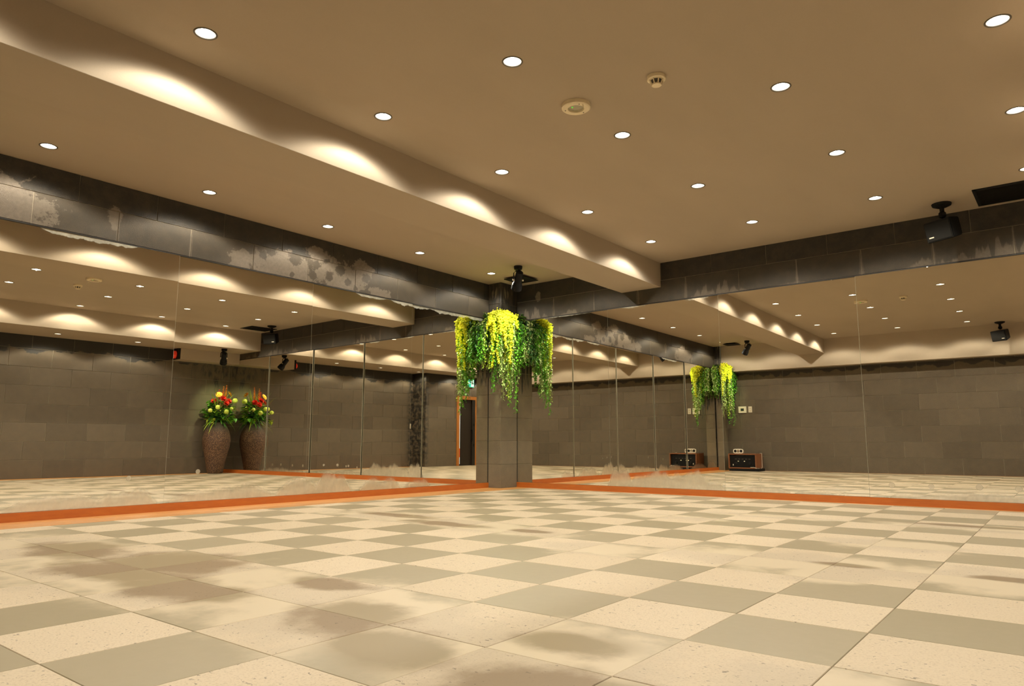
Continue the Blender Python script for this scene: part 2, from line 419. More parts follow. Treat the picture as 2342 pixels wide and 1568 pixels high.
for i in range(-14, 8):
    for j in range(-9, 15):
        g = .0009 if (j-i*3) % 4 else .0014
        P = []
        for a, b in ((i*TX+g, j*TY+g), ((i+1)*TX-g, j*TY+g), ((i+1)*TX-g, (j+1)*TY-g), (i*TX+g, (j+1)*TY-g)):
            P.append((OX+a*ca-b*sa, OY+a*sa+b*ca))
        P = clip_poly(P, FX0, FX1, FY0, FY1)
        if len(P) < 3: continue
        ar = abs(sum(a[0]*b[1]-b[0]*a[1] for a, b in zip(P, P[1:]+P[:1])))/2
        if ar < .002: continue
        cx = sum(q[0] for q in P)/len(P); cy = sum(q[1] for q in P)/len(P)
        dv = Vector((cx-5.9156, cy+7.261, 0)); vis = dv.normalized().dot(Vector((fw.x, fw.y, 0)).normalized())
        tiles.append((0 if vis > .66 else 1, dv.length, (i+j) % 2, P))
tiles.sort(key=lambda t: t[:2])
rest = {0: bmesh.new(), 1: bmesh.new()}
for n, (hid, d, par, P) in enumerate(tiles):
    z1 = FZ + R.uniform(-.0004, .0006)
    if n < 298:
        bm = bmesh.new(); clipbox(bm, P, FZ-.006, z1)
        obj('floor_tile', bm, M['tile_smooth' if par else 'tile_speck'], floor)
    else: clipbox(rest[par], P, FZ-.006, z1)
for par in (0, 1):
    if len(rest[par].verts):
        o = obj('floor_tile_field', rest[par], M['tile_smooth' if par else 'tile_speck'], floor); o['kind'] = 'stuff'
    else: rest[par].free()
# wooden border boards along the left wall, a thin one at the back, one at the right wall
def boards(name, x0, x1, y0, y1, along, length, rows, mat=None):
    bd = group_struct(name)
    for r in range(rows):
        if along == 'y':
            a0, a1 = x0+(x1-x0)*r/rows, x0+(x1-x0)*(r+1)/rows
            s0, s1 = y0, y1
        else:
            a0, a1 = y0+(y1-y0)*r/rows, y0+(y1-y0)*(r+1)/rows
            s0, s1 = x0, x1
        c = s0 - (length*.5 if r % 2 else 0)
        while c < s1-.02:
            e = min(c+length, s1); b = max(c, s0)
            if e-b > .03:
                if along == 'y': bm = nb(a0+.0008, a1-.0008, b+.0008, e-.0008, FZ-.006, FZ+.0015, .001)
                else: bm = nb(b+.0008, e-.0008, a0+.0008, a1-.0008, FZ-.006, FZ+.0015, .001)
                obj('plank', bm, mat or M['wood_strip'], bd)
            c += length
    return bd
boards('trim_1', .0, .44, -L, 0, 'y', 1.8, 3)
boards('trim_2', .44, W-.30, -.045, 0, 'x', 1.8, 1)
boards('trim_3', W-.30, W, YS, 0, 'y', 1.8, 2)
boards('trim_4', .44, W2, -L, -L+.04, 'x', 1.8, 1)

# ---------------------------------------------------------------- walls
_tile_cache = {}
def tile_mesh(w_, h_, mat):
    """stone slab lying in the x-z plane, face towards -y (local), front at y=0, back at y=.006"""
    key = (round(w_, 3), round(h_, 3), mat)
    if key not in _tile_cache:
        bm = bmesh.new(); ch = .0015
        fr = [bm.verts.new((a, 0, b)) for a, b in ((ch, ch), (w_-ch, ch), (w_-ch, h_-ch), (ch, h_-ch))]
        md = [bm.verts.new((a, ch, b)) for a, b in ((0, 0), (w_, 0), (w_, h_), (0, h_))]
        bk = [bm.verts.new((a, .006, b)) for a, b in ((0, 0), (w_, 0), (w_, h_), (0, h_))]
        bm.faces.new(fr)
        for a, b in ((fr, md), (md, bk)):
            for i in range(4): bm.faces.new((a[i], b[i], b[(i+1) % 4], a[(i+1) % 4]))
        bmesh.ops.recalc_face_normals(bm, faces=bm.faces[:])
        me = bpy.data.meshes.new('wall_tile'); bm.to_mesh(me); bm.free(); me.materials.append(M[mat])
        _tile_cache[key] = me
    return _tile_cache[key]
def lay(parent, mat, origin, rotz, s0, s1, courses, holes=(), gap=.0046, length=.6):
    """courses: (z0, z1, joint offset). The wall runs along local +x from origin, facing local -y."""
    for z0, z1, off in courses:
        c = s0 + ((off - s0) % length) - length
        while c < s1-.004:
            a, b = max(c, s0), min(c+length, s1); c += length
            if b-a < .012: continue
            segs = [(a, b, z0, z1)]
            for hx0, hx1, hz0, hz1 in holes:
                out = []
                for (p0, p1, q0, q1) in segs:
                    if p1 <= hx0 or p0 >= hx1 or q1 <= hz0 or q0 >= hz1: out.append((p0, p1, q0, q1)); continue
                    if p0 < hx0: out.append((p0, hx0, q0, q1))
                    if p1 > hx1: out.append((hx1, p1, q0, q1))
                    m0, m1 = max(p0, hx0), min(p1, hx1)
                    if q1 > hz1: out.append((m0, m1, hz1, q1))
                    if q0 < hz0: out.append((m0, m1, q0, hz0))
                segs = out
            for p0, p1, q0, q1 in segs:
                if p1-p0 < .01 or q1-q0 < .01: continue
                o = bpy.data.objects.new('wall_tile', tile_mesh(p1-p0-gap, q1-q0-gap, mat))
                v = Matrix.Rotation(rotz, 3, 'Z') @ Vector((p0+gap/2, R.uniform(-.0006, .0004), 0))
                o.location = (origin[0]+v.x, origin[1]+v.y, q0+gap/2); o.rotation_euler = (0, 0, rotz)
                link(o, parent)
HC = .2921
def courses(z_top, offs, z_first=FZ):
    out = []; k = 0; z = z_first
    while z < z_top-.01:
        z1 = min(HC*(k+1)-.012, z_top); out.append((z, z1, offs[k % 2])); z = z1; k += 1
    return out
# left wall (mirrors below, two rows of stone above); local x of lay runs along -y when rotz=-90
bm = nb(-.08, -.028, -L-.08, .08, FZ-.05, ZCL+.02); box(bm, -.03, -.006, -L-.08, .08, ZM-.006, ZCL+.02)
wl = struct('wall_left', bm, M['grout'])
lay(wl, 'stone_left', (0, 0), PI/2, -L, 0, [(ZJ, ZCL, -1.0211), (ZM, ZJ, -1.3211)])
bm = nb(-.006, W+.08, .028, .08, FZ-.05, ZCL+.02); box(bm, -.006, W+.08, .006, .03, ZM-.006, ZCL+.02)
wb = struct('wall_back', bm, M['grout'])
lay(wb, 'stone_back', (0, 0), 0, 0, W, [(ZJ, ZCL, .4972), (ZM, ZJ, .7972)])
wr = struct('wall_right', nb(W+.006, W+.08, YS, .006, FZ-.05, ZCL+.02), M['grout'])
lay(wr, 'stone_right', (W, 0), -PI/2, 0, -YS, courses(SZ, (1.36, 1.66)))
box_bm = nb(W2+.006, W+.08, -5.755, YS-.006, FZ-.05, SZ+.02)
box(box_bm, W2+.006, W+.08, -L-.08, -6.575, FZ-.05, SZ+.02)
box(box_bm, W2+.006, W+.08, -6.575, -5.755, 1.745, SZ+.02)
wr2 = obj('door_wall', box_bm, M['grout'], wr)
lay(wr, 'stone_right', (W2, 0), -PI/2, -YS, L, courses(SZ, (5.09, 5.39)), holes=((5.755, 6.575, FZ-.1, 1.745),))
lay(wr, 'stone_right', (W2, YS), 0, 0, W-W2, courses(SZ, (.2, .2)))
wf = struct('wall_front', nb(-.006, W+.08, -L-.08, -L-.006, FZ-.05, ZCL+.02), M['grout'])
lay(wf, 'stone_front', (0, -L), PI, -W2, -KA, [(a, b, -o_) for a, b, o_ in courses(DZ, (.21, .51))])
# corner columns, one slab per course and face
def column(name, x1, y0, y1, face_y, zt, mat):
    """column from x=0..x1 and y0..y1; face_y is the side (y) that faces the room"""
    c = struct(name, nb(.001, x1-.006, min(face_y, y0, y1)+(.006 if face_y == y0 else .001), max(y0, y1)-(.006 if face_y == y1 else .001), FZ-.02, zt), M['grout'])
    cs = courses(zt, (0, 0))
    if face_y == y0: lay(c, mat, (0, y0), 0, 0, x1, cs, length=2, gap=.004); lay(c, mat, (x1, y0), PI/2, 0, y1-y0, cs, length=2, gap=.004)
    else: lay(c, mat, (x1, y1), PI, 0, x1, cs, length=2, gap=.004); lay(c, mat, (x1, y0), PI/2, 0, y1-y0, cs, length=2, gap=.004)
    return c
col1 = column('corner_column', CA, -CB, 0, -CB, ZCL, 'stone_column')
col2 = column('rear_column', KA, -L, KY, KY, ZCL, 'stone_column')
# black silicone joints between columns and mirrors
for nm, par, b in (('joint', col1, (.0005, .011, -CB-.004, -CB-.0002, .055, ZM)), ('joint', col1, (CA+.0002, CA+.004, -.011, -.0005, .055, ZM)), ('joint', col2, (.0005, .009, KY+.0002, KY+.004, .055, ZM))):
    obj(nm, nb(*b), M['black_joint'], par)

# ---------------------------------------------------------------- ceiling, beam, soffits
lamps = []      # (x, y, z, what)
rowsy = [-.855, -2.055, -3.262, -4.447, -5.622, -6.81]
colsx = [2.625, 3.672, 4.720, 5.765]
for x in colsx:
    for y in rowsy: lamps.append((x, y, ZC, 'main'))
for y in (-.775, -1.985, -3.205, -4.40, -5.585, -6.76):
    lamps.append((.415, y, ZCL, 'left')); lamps.append((1.45, y, ZCL, 'beamside'))
for y in rowsy[1:]: lamps.append((6.62 if y > -4.6 else 6.38, y, SZ, 'soffit'))
def holed(name, bm, mat, holes, z):
    o = struct(name, bm, mat)
    if holes:
        cb = bmesh.new()
        for (x, y) in holes:
            lathe(cb, [(.052, z-.05), (.052, z+.045)], 24, Matrix.Translation((x, y, 0)))
        cu = obj('cutter', cb, mat)
        md = o.modifiers.new('b', 'BOOLEAN'); md.object = cu; md.operation = 'DIFFERENCE'; md.solver = 'EXACT'
        dg = bpy.context.evaluated_depsgraph_get()
        me = bpy.data.meshes.new_from_object(o.evaluated_get(dg)); o.modifiers.clear(); o.data = me
        bpy.data.objects.remove(cu)
    return o
holed('ceiling', nb(BX0+.1, W+.08, -L-.08, .08, ZC, ZC+.1), M['paint'], [(x, y) for x, y, z, w_ in lamps if w_ == 'main'], ZC)
holed('ceiling_strip', nb(-.08, BX0+.1, -L-.08, .08, ZCL, ZCL+.1), M['paint'], [(x, y) for x, y, z, w_ in lamps if w_ in ('left', 'beamside')], ZCL)
struct('ceiling_beam', nb(BX0, BX1, DY-.02, -.001, BZ, ZCL+.02, .002), M['paint'])
holed('ceiling_soffit', nb(SX, W+.006, -L+.05, -.001, SZ, ZC+.02), M['paint'], [(x, y) for x, y, z, w_ in lamps if w_ == 'soffit'], SZ)
struct('rear_soffit', nb(KA-.02, SX, -L-.02, DY, DZ, ZCL+.02), M['paint'])
struct('ceiling_bulkhead', nb(6.75, W+.006, -1.15, -.001, 2.045, SZ+.01), M['paint'])

# ---------------------------------------------------------------- skirting and mirrors
struct('baseboard_left', nb(.0005, .018, KY, -CB, FZ, .052, .001), M['wood_base'])
struct('baseboard_back', nb(CA, W, -.018, -.0005, FZ, .052, .001), M['wood_base'])
ch = nb(-.024, .004, KY+.004, -CB-.004, ZM-.010, ZM); obj('mirror_channel', ch, M['black_joint'], wl)
obj('mirror_channel', nb(CA+.004, W, -.004, .024, ZM-.010, ZM), M['black_joint'], wb)
def mirror(axis, s0, s1, label, mat, grp, turn=0.0):
    # the panels do not hang quite true: each is turned a little about its upright axis
    g = .0011; z0, z1 = .0535, ZM-.0105; be = .0022
    bm = bmesh.new()
    # back plate and bevelled front in one mesh: front face silvered, rim glass
    def P(s, z, d): return (d, s, z) if axis == 'y' else (s, -d, z)
    a0, a1 = s0+g, s1-g
    fr = [bm.verts.new(P(s, z, 0)) for s, z in ((a0+be, z0), (a1-be, z0), (a1-be, z1), (a0+be, z1))]
    md = [bm.verts.new(P(s, z, -.0015)) for s, z in ((a0, z0), (a1, z0), (a1, z1), (a0, z1))]
    bk = [bm.verts.new(P(s, z, -.008)) for s, z in ((a0, z0), (a1, z0), (a1, z1), (a0, z1))]
    bm.faces.new(fr).material_index = 0
    for A, B in ((fr, md), (md, bk)):
        for i in range(4): bm.faces.new((A[i], A[(i+1) % 4], B[(i+1) % 4], B[i])).material_index = 1
    bm.faces.new(bk).material_index = 1
    c_ = Vector(P((s0+s1)/2, 0, 0)); bm.transform(Matrix.Translation(c_) @ Matrix.Rotation(math.radians(turn), 4, 'Z') @ Matrix.Translation(-c_))
    o = obj('mirror_panel', bm, [mat, M['glass_edge']])
    return tag(o, label, 'mirror', grp)
LA = ['mirror panel on the left wall directly beside the planted corner column',
      'second left-wall mirror from the corner column, showing the mirrored vase pair at its edge',
      'third left-wall mirror from the corner column, holding the vase reflection',
      'fourth left-wall mirror from the corner column, with the leftmost pale wiped dot',
      'fifth left-wall mirror, the one beside the rear column']
sA = [-CB-.005, -1.6891, -3.0485, -4.4101, -5.775, KY+.005]
for i in range(5): mirror('y', sA[i+1], sA[i], LA[i], M['mirror_left'], 'mirror panels of the left wall', (-.46, -.46, -.46, -.78, -.6)[i])
LB = ['mirror panel on the back wall directly beside the planted corner column',
      'second back-wall mirror from the corner column, heavily fogged at its foot',
      'third back-wall mirror from the corner column, reflecting the wooden amplifier case',
      'fourth back-wall mirror from the corner column, under the hanging black speaker',
      'fifth back-wall mirror, behind the tall vase']
sB = [CA+.005, 1.5865, 2.9643, 4.3335, 5.705, W-.002]
for i in range(5): mirror('x', sB[i], sB[i+1], LB[i], M['mirror_back'], 'mirror panels of the back wall', (.54, .54, .84, .74, .4)[i])

# ---------------------------------------------------------------- downlights
rname = {'main': 'main ceiling', 'left': 'ceiling strip along the left wall', 'beamside': 'ceiling strip behind the beam', 'soffit': 'underside of the right-hand soffit'}
ordn = ['first', 'second', 'third', 'fourth', 'fifth', 'sixth', 'seventh']
bm = bmesh.new(); lathe(bm, [(.0505, .002), (.0565, .0015), (.0575, -.001), (.0555, -.0035), (.0500, -.0035), (.0482, -.001), (.0482, .004)], 32, cap0=False, cap1=False)
ring0 = obj('trim_ring', bm, M['trim_ring'], None, True)
bm = bmesh.new(); lathe(bm, [(.0485, .0005), (.044, .010), (.036, .020), (.026, .028)], 32, cap0=False, cap1=False)
lathe(bm, [(.0500, .0005), (.046, .012), (.037, .024), (.026, .032)], 32, cap0=False, cap1=True)
cone0 = obj('reflector', bm, M['reflector'], None, True)
bm = bmesh.new(); lathe(bm, [(.0005, .004), (.009, .0055), (.016, .010), (.020, .018), (.022, .027), (.022, .031)], 20, cap0=True, cap1=True)
bulb0 = obj('bulb', bm, M['bulb'], None, True)
sl = bpy.data.lights.new('downlight', 'POINT'); sl.energy = LAMP_W; sl.color = LAMP_COL; sl.shadow_soft_size = .010
# photometric curve of the recessed lamp: broad beam with a steep cut-off where the rim hides the bulb
curve = [(0, 1.0), (10, 1.0), (20, 1.0), (30, 1.0), (40, 1.02), (50, 1.16), (55, 1.40), (58, 1.66), (60, 1.84), (62, 1.86), (64, 1.66), (66, 1.20), (68, .72), (70, .36), (72, .16), (74, .06), (77, .01), (79, 0), (90, 0)]
txt = bpy.data.texts.new('downlight_photometry')
txt.write('IESNA:LM-63-1995\nTILT=NONE\n1 1000 1 %d 1 1 2 0.1 0.1 0\n1 1 10\n%s\n0\n%s\n' % (len(curve), ' '.join(str(a) for a, b in curve), ' '.join('%.1f' % (b*1000) for a, b in curve)))
sl.use_nodes = True
lt = sl.node_tree; em_ = lt.nodes.get('Emission'); ie = lt.nodes.new('ShaderNodeTexIES'); ie.mode = 'INTERNAL'; ie.ies = txt
ie.inputs['Strength'].default_value = 0.012
lt.links.new(ie.outputs[0], em_.inputs['Strength'])
first = True
for x, y, z, kind in lamps:
    col = {2.625: 'main ceiling row nearest the beam', 3.672: 'second main ceiling row from the beam', 4.720: 'third main ceiling row from the beam', 5.765: 'main ceiling row nearest the soffit'}.get(x, '')
    src = {'main': rowsy, 'left': (-.775, -1.985, -3.205, -4.40, -5.585, -6.76), 'beamside': (-.775, -1.985, -3.205, -4.40, -5.585, -6.76), 'soffit': rowsy[1:]}[kind]
    n = list(src).index(y)
    where = col if kind == 'main' else rname[kind]
    t = thing('downlight', 'round downlight, %s from the back wall, %s' % (ordn[n], where), 'downlight', (x, y, z), 0, 'recessed downlights, ' + rname[kind])
    for pr in (ring0, cone0, bulb0):
        if first: pr.parent = t
        else:
            c = pr.copy(); link(c, t)
    first = False
    lo = bpy.data.objects.new('lamp', sl); lo.location = (0, 0, -.0045); link(lo, t)

# ---------------------------------------------------------------- black spotlights
def spotlight(name, loc, aim, label, power):
    t = thing(name, label, 'spotlight', loc)
    d = (Vector(aim)-Vector(loc)); dh = Vector((d.x, d.y, 0)).normalized()
    bm = bmesh.new(); lathe(bm, [(.028, -.048), (.046, -.040), (.050, -.012), (.050, 0)], 20); obj('canopy', bm, M['black'], t, False)
    side = Vector((-dh.y, dh.x, 0))
    piv = Vector((0, 0, -.165))
    bm = bmesh.new()
    tube(bm, [Vector((0, 0, -.045)) + side*.0, Vector((0, 0, -.060)) - side*.038, Vector((0, 0, -.085))-side*.054, piv-side*.054], .008, 8)
    tube(bm, [Vector((0, 0, -.058)) - side*.02, Vector((0, 0, -.060)) + side*.03, Vector((0, 0, -.085))+side*.054, piv+side*.054], .006, 8)
    obj('yoke', bm, M['black'], t)
    ax = (Vector(aim)-(Vector(loc)+piv)).normalized()
    rot = Vector((0, 0, 1)).rotation_difference(ax).to_matrix().to_4x4(); rot.translation = piv
    bm = bmesh.new(); lathe(bm, [(.022, -.115), (.042, -.105), (.045, -.02), (.045, .02), (.060, .065), (.064, .125), (.058, .125), (.052, .095)], 24, rot, cap1=False)
    obj('lamp_head', bm, M['black_shiny'], t, False)
    bm = bmesh.new(); lathe(bm, [(.052, .097), (.0, .101)], 20, rot, cap0=False, cap1=False); bmesh.ops.remove_doubles(bm, verts=bm.verts[:], dist=1e-5)
    obj('lens', bm, M['spot_glass'], t)
    for s in (-1, 1):
        mm = Matrix.Translation(piv) @ Vector((0, 0, 1)).rotation_difference(side*s).to_matrix().to_4x4()
        bm = lathe(bmesh.new(), [(.014, .046), (.014, .064), (.010, .067)], 14, mm); obj('knob', bm, M['chrome'], t)
    bm = bmesh.new(); b0 = piv-ax*.08
    tube(bm, [Vector((.0, 0, -.045))-dh*.02, Vector((0, 0, -.075))-dh*.05, b0-dh*.035+Vector((0, 0, .05)), b0-dh*.005+Vector((0, 0, .004))], .004, 6)
    obj('cable', bm, M['black'], t)
    ld = bpy.data.lights.new('spot', 'SPOT'); ld.energy = power; ld.color = SPOT_COL; ld.spot_size = math.radians(64); ld.spot_blend = 1.0; ld.shadow_soft_size = .03
    lo = bpy.data.objects.new('lamp', ld)
    lo.matrix_local = Matrix.Translation(piv+ax*.112) @ Vector((0, 0, -1)).rotation_difference(ax).to_matrix().to_4x4()
    link(lo, t)
    return t
spotlight('spotlight', (.896, -.856, ZCL), (.26, -.36, 1.62), 'black spotlight on the left ceiling strip aimed at the planted corner column', SPOT_W)
spotlight('spotlight', (.97, -6.88, ZCL), (.26, -7.30, 1.55), 'black spotlight on the left ceiling strip aimed at the rear column planter', SPOT_W*.8)
spotlight('spotlight', (6.24, -.60, SZ), (6.80, -.33, 1.35), 'black spotlight under the right-hand soffit aimed at the flower vase', SPOT_W*.75)

# ---------------------------------------------------------------- ceiling vents
def plate(label, x, y, z, s, drop):
    t = thing('ceiling_vent', label, 'air vent', (x, y, z))
    bm = nb(-s/2, s/2, -s/2, s/2, -drop-.008, -drop, .002); obj('plate', bm, M['black_grille'], t)
    bm = nb(-s*.3, s*.3, -s*.3, s*.3, -drop, 0); obj('neck', bm, M['black'], t); return t
plate('small square black air plate on the ceiling beside the corner column', .557, -.360, ZCL, .31, .02)
plate('small square black air plate on the ceiling beside the rear column', .58, -7.10, ZCL, .28, .02)
t = thing('ceiling_grille', 'large square black return air grille in the right corner of the main ceiling', 'air vent', (5.575, -.33, ZC))
bm = bmesh.new(); sxy = (.185, .235)
for a in (-1, 1):
    box(bm, a*sxy[0]-.012, a*sxy[0]+.012, -sxy[1]-.012, sxy[1]+.012, -.008, -.0005)
    box(bm, -sxy[0], sxy[0], a*sxy[1]-.012, a*sxy[1]+.012, -.008, -.0005)
obj('frame', bm, M['black'], t)
for i in range(14):
    yy = -.215+i*.033
    bm = bmesh.new()
    v = [bm.verts.new(q) for q in ((-sxy[0]+.012, yy, -.007), (sxy[0]-.012, yy, -.007), (sxy[0]-.012, yy+.022, -.001), (-sxy[0]+.012, yy+.022, -.001), (-sxy[0]+.012, yy+.003, -.007), (sxy[0]-.012, yy+.003, -.007), (sxy[0]-.012, yy+.025, -.001), (-sxy[0]+.012, yy+.025, -.001))]
    for q in ((0, 1, 2, 3), (4, 7, 6, 5), (0, 4, 5, 1), (2, 6, 7, 3), (0, 3, 7, 4), (1, 5, 6, 2)): bm.faces.new([v[i_] for i_ in q])
    obj('slat', bm, M['black_grille'], t)
obj('backing', nb(-sxy[0], sxy[0], -sxy[1], sxy[1], -.0009, -.0003), M['black_joint'], t)

# ---------------------------------------------------------------- loudspeakers
def speaker(loc, rz, label):
    t = thing('loudspeaker', label, 'speaker', loc, rz); t.scale = (1.16, 1.16, 1.16)
    bm = bmesh.new(); lathe(bm, [(.030, -.030), (.062, -.016), (.066, -.004), (.066, 0)], 18); obj('mount_plate', bm, M['black'], t)
    bm = bmesh.new(); tube(bm, [(0, 0, -.02), (0, 0, -.062)], .016, 10); lathe(bm, [(.004, -.112), (.020, -.106), (.027, -.09), (.024, -.070), (.012, -.058)], 14); obj('ball_joint', bm, M['black'], t)
    # cabinet: wedge, wide front facing local -y, tilted down
    bm = bmesh.new(); rx = Matrix.Translation((0, .02, -.185)) @ Matrix.Rotation(math.radians(14), 4, 'X')
    fr = [(-.105, -.085), (.105, -.085), (.105, .07), (-.105, .07)]; bk = [(-.062, -.07), (.062, -.07), (.062, .065), (-.062, .065)]
    vf = [bm.verts.new(rx @ Vector((a, -.085, b))) for a, b in fr]; vb = [bm.verts.new(rx @ Vector((a, .085, b))) for a, b in bk]
    bm.faces.new(vf); bm.faces.new(vb[::-1])
    for i in range(4): bm.faces.new((vf[i], vb[i], vb[(i+1) % 4], vf[(i+1) % 4]))
    bmesh.ops.bevel(bm, geom=bm.edges[:], offset=.006, segments=2, affect='EDGES')
    obj('cabinet', bm, M['black_shiny'], t)
    bm = bmesh.new(); box(bm, -.094, .094, -.0885, -.084, -.074, .060, .002); bm.transform(rx); obj('grille', bm, M['black_grille'], t)
    bm = bmesh.new(); box(bm, -.078, -.040, -.0905, -.0884, -.052, -.043, .0008); bm.transform(rx); obj('badge', bm, M['white_plastic'], t)
    return t
speaker((5.133, -.34, ZC), math.radians(-28), 'black loudspeaker hanging from the ceiling before the back wall tiles')
speaker((5.16, -7.17, ZC), math.radians(180+28), 'black loudspeaker hanging from the ceiling before the rear soffit')

# ---------------------------------------------------------------- smoke detector and sensor
t = thing('smoke_detector', 'small cream smoke detector with a narrow nose on the main ceiling', 'smoke detector', (4.209, -3.818, ZC))
bm = bmesh.new(); lathe(bm, [(.046, -.024), (.052, -.020), (.053, -.006), (.052, 0)], 28); obj('base', bm, M['cream_plastic'], t, False)
bm = bmesh.new()
for i in range(8):
    a = 2*PI*i/8; tube(bm, [(.040*math.cos(a), .040*math.sin(a), -.022), (.026*math.cos(a), .026*math.sin(a), -.050)], .004, 6)
obj('cage', bm, M['cream_plastic'], t)
bm = bmesh.new(); lathe(bm, [(.031, -.024), (.021, -.040), (.020, -.048)], 20); obj('chamber', bm, M['trim_ring'], t)
bm = bmesh.new(); lathe(bm, [(.020, -.055), (.027, -.054), (.028, -.047), (.026, -.046)], 24); obj('nose', bm, M['cream_plastic'], t)
t = thing('ceiling_sensor', 'round cream ceiling sensor with a grey centre and green light', 'sensor', (3.666, -3.816, ZC))
bm = bmesh.new(); lathe(bm, [(.050, -.026), (.080, -.027), (.087, -.022), (.088, 0)], 36, cap0=False); lathe(bm, [(.050, -.026), (.048, -.014)], 36, cap0=False, cap1=False); obj('cover', bm, M['cream_plastic'], t)
bm = bmesh.new(); lathe(bm, [(.0005, -.020), (.03, -.0185), (.049, -.014)], 28, cap1=False); obj('lens', bm, M['grey_lens'], t, True)
bm = bmesh.new(); bmesh.ops.create_icosphere(bm, subdivisions=1, radius=.0055, matrix=Matrix.Translation((-.012, -.022, -.0195))); obj('indicator_light', bm, emit('green_led', (.15, 1, .1), 1.5), t, True)
for a in (60, 180, 300): obj('screw', lathe(bmesh.new(), [(.0035, -.0285), (.004, -.026)], 10, Matrix.Translation((.067*math.cos(math.radians(a+20)), .067*math.sin(math.radians(a+20)), 0))), M['trim_ring'], t)
bm = bmesh.new(); tube(bm, [(.070, -.030, -.026), (.072, -.032, -.045)], .002, 6); tube(bm, [(.072, -.032, -.045), (.080, -.036, -.046)], .0022, 6); obj('pull_tab', bm, M['cream_plastic'], t)

# ---------------------------------------------------------------- wall plates on the rear wall
t = thing('thermostat', 'white wall thermostat with a dark screen beside the rear column', 'thermostat', (.552, -L, 1.25))
obj('housing', nb(-.085, .085, .0005, .022, -.069, .069, .005), M['white_plastic'], t)
obj('bezel', nb(-.041, .041, .022, .0235, -.036, .038, .0005), M['cream_plastic'], t)
obj('screen', nb(-.034, .034, .0235, .0245, -.028, .028), plain('lcd', (.03, .045, .035), .2), t)
t = thing('light_switch', 'white wall switch plate beside the thermostat', 'switch', (.715, -L, 1.252))
obj('plate', nb(-.038, .038, .0005, .010, -.064, .064, .003), M['white_plastic'], t)
for s in (-1, 1): obj('rocker', nb(-.014, .014, .010, .014, s*.026-.014, s*.026+.014, .002), plain('rocker', (.62, .50, .36), .4), t)
t = thing('light_switch', 'white wall switch near the step in the right-hand wall', 'switch', (W, -4.62, .96))
obj('plate', nb(-.020, -.0005, -.025, .025, -.06, .06, .003), M['white_plastic'], t)
obj('rocker', nb(-.025, -.020, -.012, .012, -.022, .022, .002), M['cream_plastic'], t)

# ---------------------------------------------------------------- amplifier case on the floor by the rear wall
t = thing('amplifier_case', 'brown wooden case holding a black amplifier on the floor beside the rear column', 'amplifier', (.670, -7.36, FZ))
w2, d2, z0, z1, th = .285, .21, .052, .352, .022
obj('plinth', nb(-w2+.01, w2+.04, -d2+.02, d2-.012, 0, z0), M['black'], t)
for b in ((-w2, w2, -d2, d2, z0, z0+th), (-w2, w2, -d2, d2, z1-th, z1)): obj('board', nb(*b, bev=.002), M['wood_case'], t)
for s in (-1, 1): obj('side_board', nb(min(s*w2, s*(w2-th)), max(s*w2, s*(w2-th)), -d2, d2, z0+th, z1-th, .001), M['wood_case'], t)
a = obj('amplifier', nb(-w2+th+.004, w2-th-.004, -d2+.02, d2-.035, z0+th+.002, z1-th-.012, .003), M['black_shiny'], t)
for sx in (-1, 1):
    bm = bmesh.new(); lathe(bm, [(.036, 0), (.036, .004), (.030, .006), (.026, .018), (.022, .019)], 24, Matrix.Translation((sx*.145, d2-.0352, z0+.095)) @ Matrix.Rotation(-PI/2, 4, 'X')); obj('dial', bm, M['black'], a)
for sx in (-.09, .035):
    obj('lit_window', nb(sx-.011-.0, sx+.011, d2-.0352, d2-.033, z0+.140, z0+.154), emit('lit_window', (1, .95, .6), 1.1), a)
obj('switch', nb(-.205, -.190, d2-.0352, d2-.03, z0+.06, z0+.09), M['white_plastic'], a)
for i in range(5): obj('button', nb(-.16+i*.07, -.12+i*.07, d2-.0352, d2-.0335, z0+.185, z0+.195), M['trim_ring'], a)
bm2 = bmesh.new(); tube(bm2, [(w2-.12, d2+.006, z0+.028), (w2-.05, d2+.006, z0+.030), (w2+.002, d2+.006, z0+.012), (w2+.008, -.05, z0-.008), (w2+.010, -.11, z0+.02), (w2+.009, -.125, z0+.15), (w2+.008, -.13, z1+.006), (w2-.03, -.14, z1+.005)], .0045, 8)
o = obj('cord', bm2, M['white_plastic'], t); o['label'] = 'white power cord'
# speaker dock on the case
t = thing('speaker_dock', 'small white speaker dock with three round grilles on top of the amplifier case', 'speaker', (.550, -7.32, FZ+z1))
bm = bmesh.new()
pr = []
for k_ in range(24):
    a_ = 2*PI*k_/24; e = 4.0
    pr.append((math.copysign(abs(math.cos(a_))**(2/e), math.cos(a_))*.105, math.copysign(abs(math.sin(a_))**(2/e), math.sin(a_))*.048+.049))
ra = [bm.verts.new((x_*(1+.0), .035, z_)) for x_, z_ in pr]; rb = [bm.verts.new((x_*.86, -.035, z_*.9)) for x_, z_ in pr]
bm.faces.new(ra); bm.faces.new(rb[::-1])
for i in range(24): bm.faces.new((ra[i], rb[i], rb[(i+1) % 24], ra[(i+1) % 24]))
obj('body', bm, plain('dock_white', (.80, .74, .6), .35), t)
for sx, rr, mt in ((-.060, .024, M['black']), (0, .024, M['chrome']), (.060, .024, M['black'])):
    bm = bmesh.new(); lathe(bm, [(rr+.004, 0), (rr+.003, .004), (rr, .005), (rr*.5, .003), (.001, .004)], 20, Matrix.Translation((sx, .035, .05)) @ Matrix.Rotation(-PI/2, 4, 'X')); obj('grille', bm, mt, t)

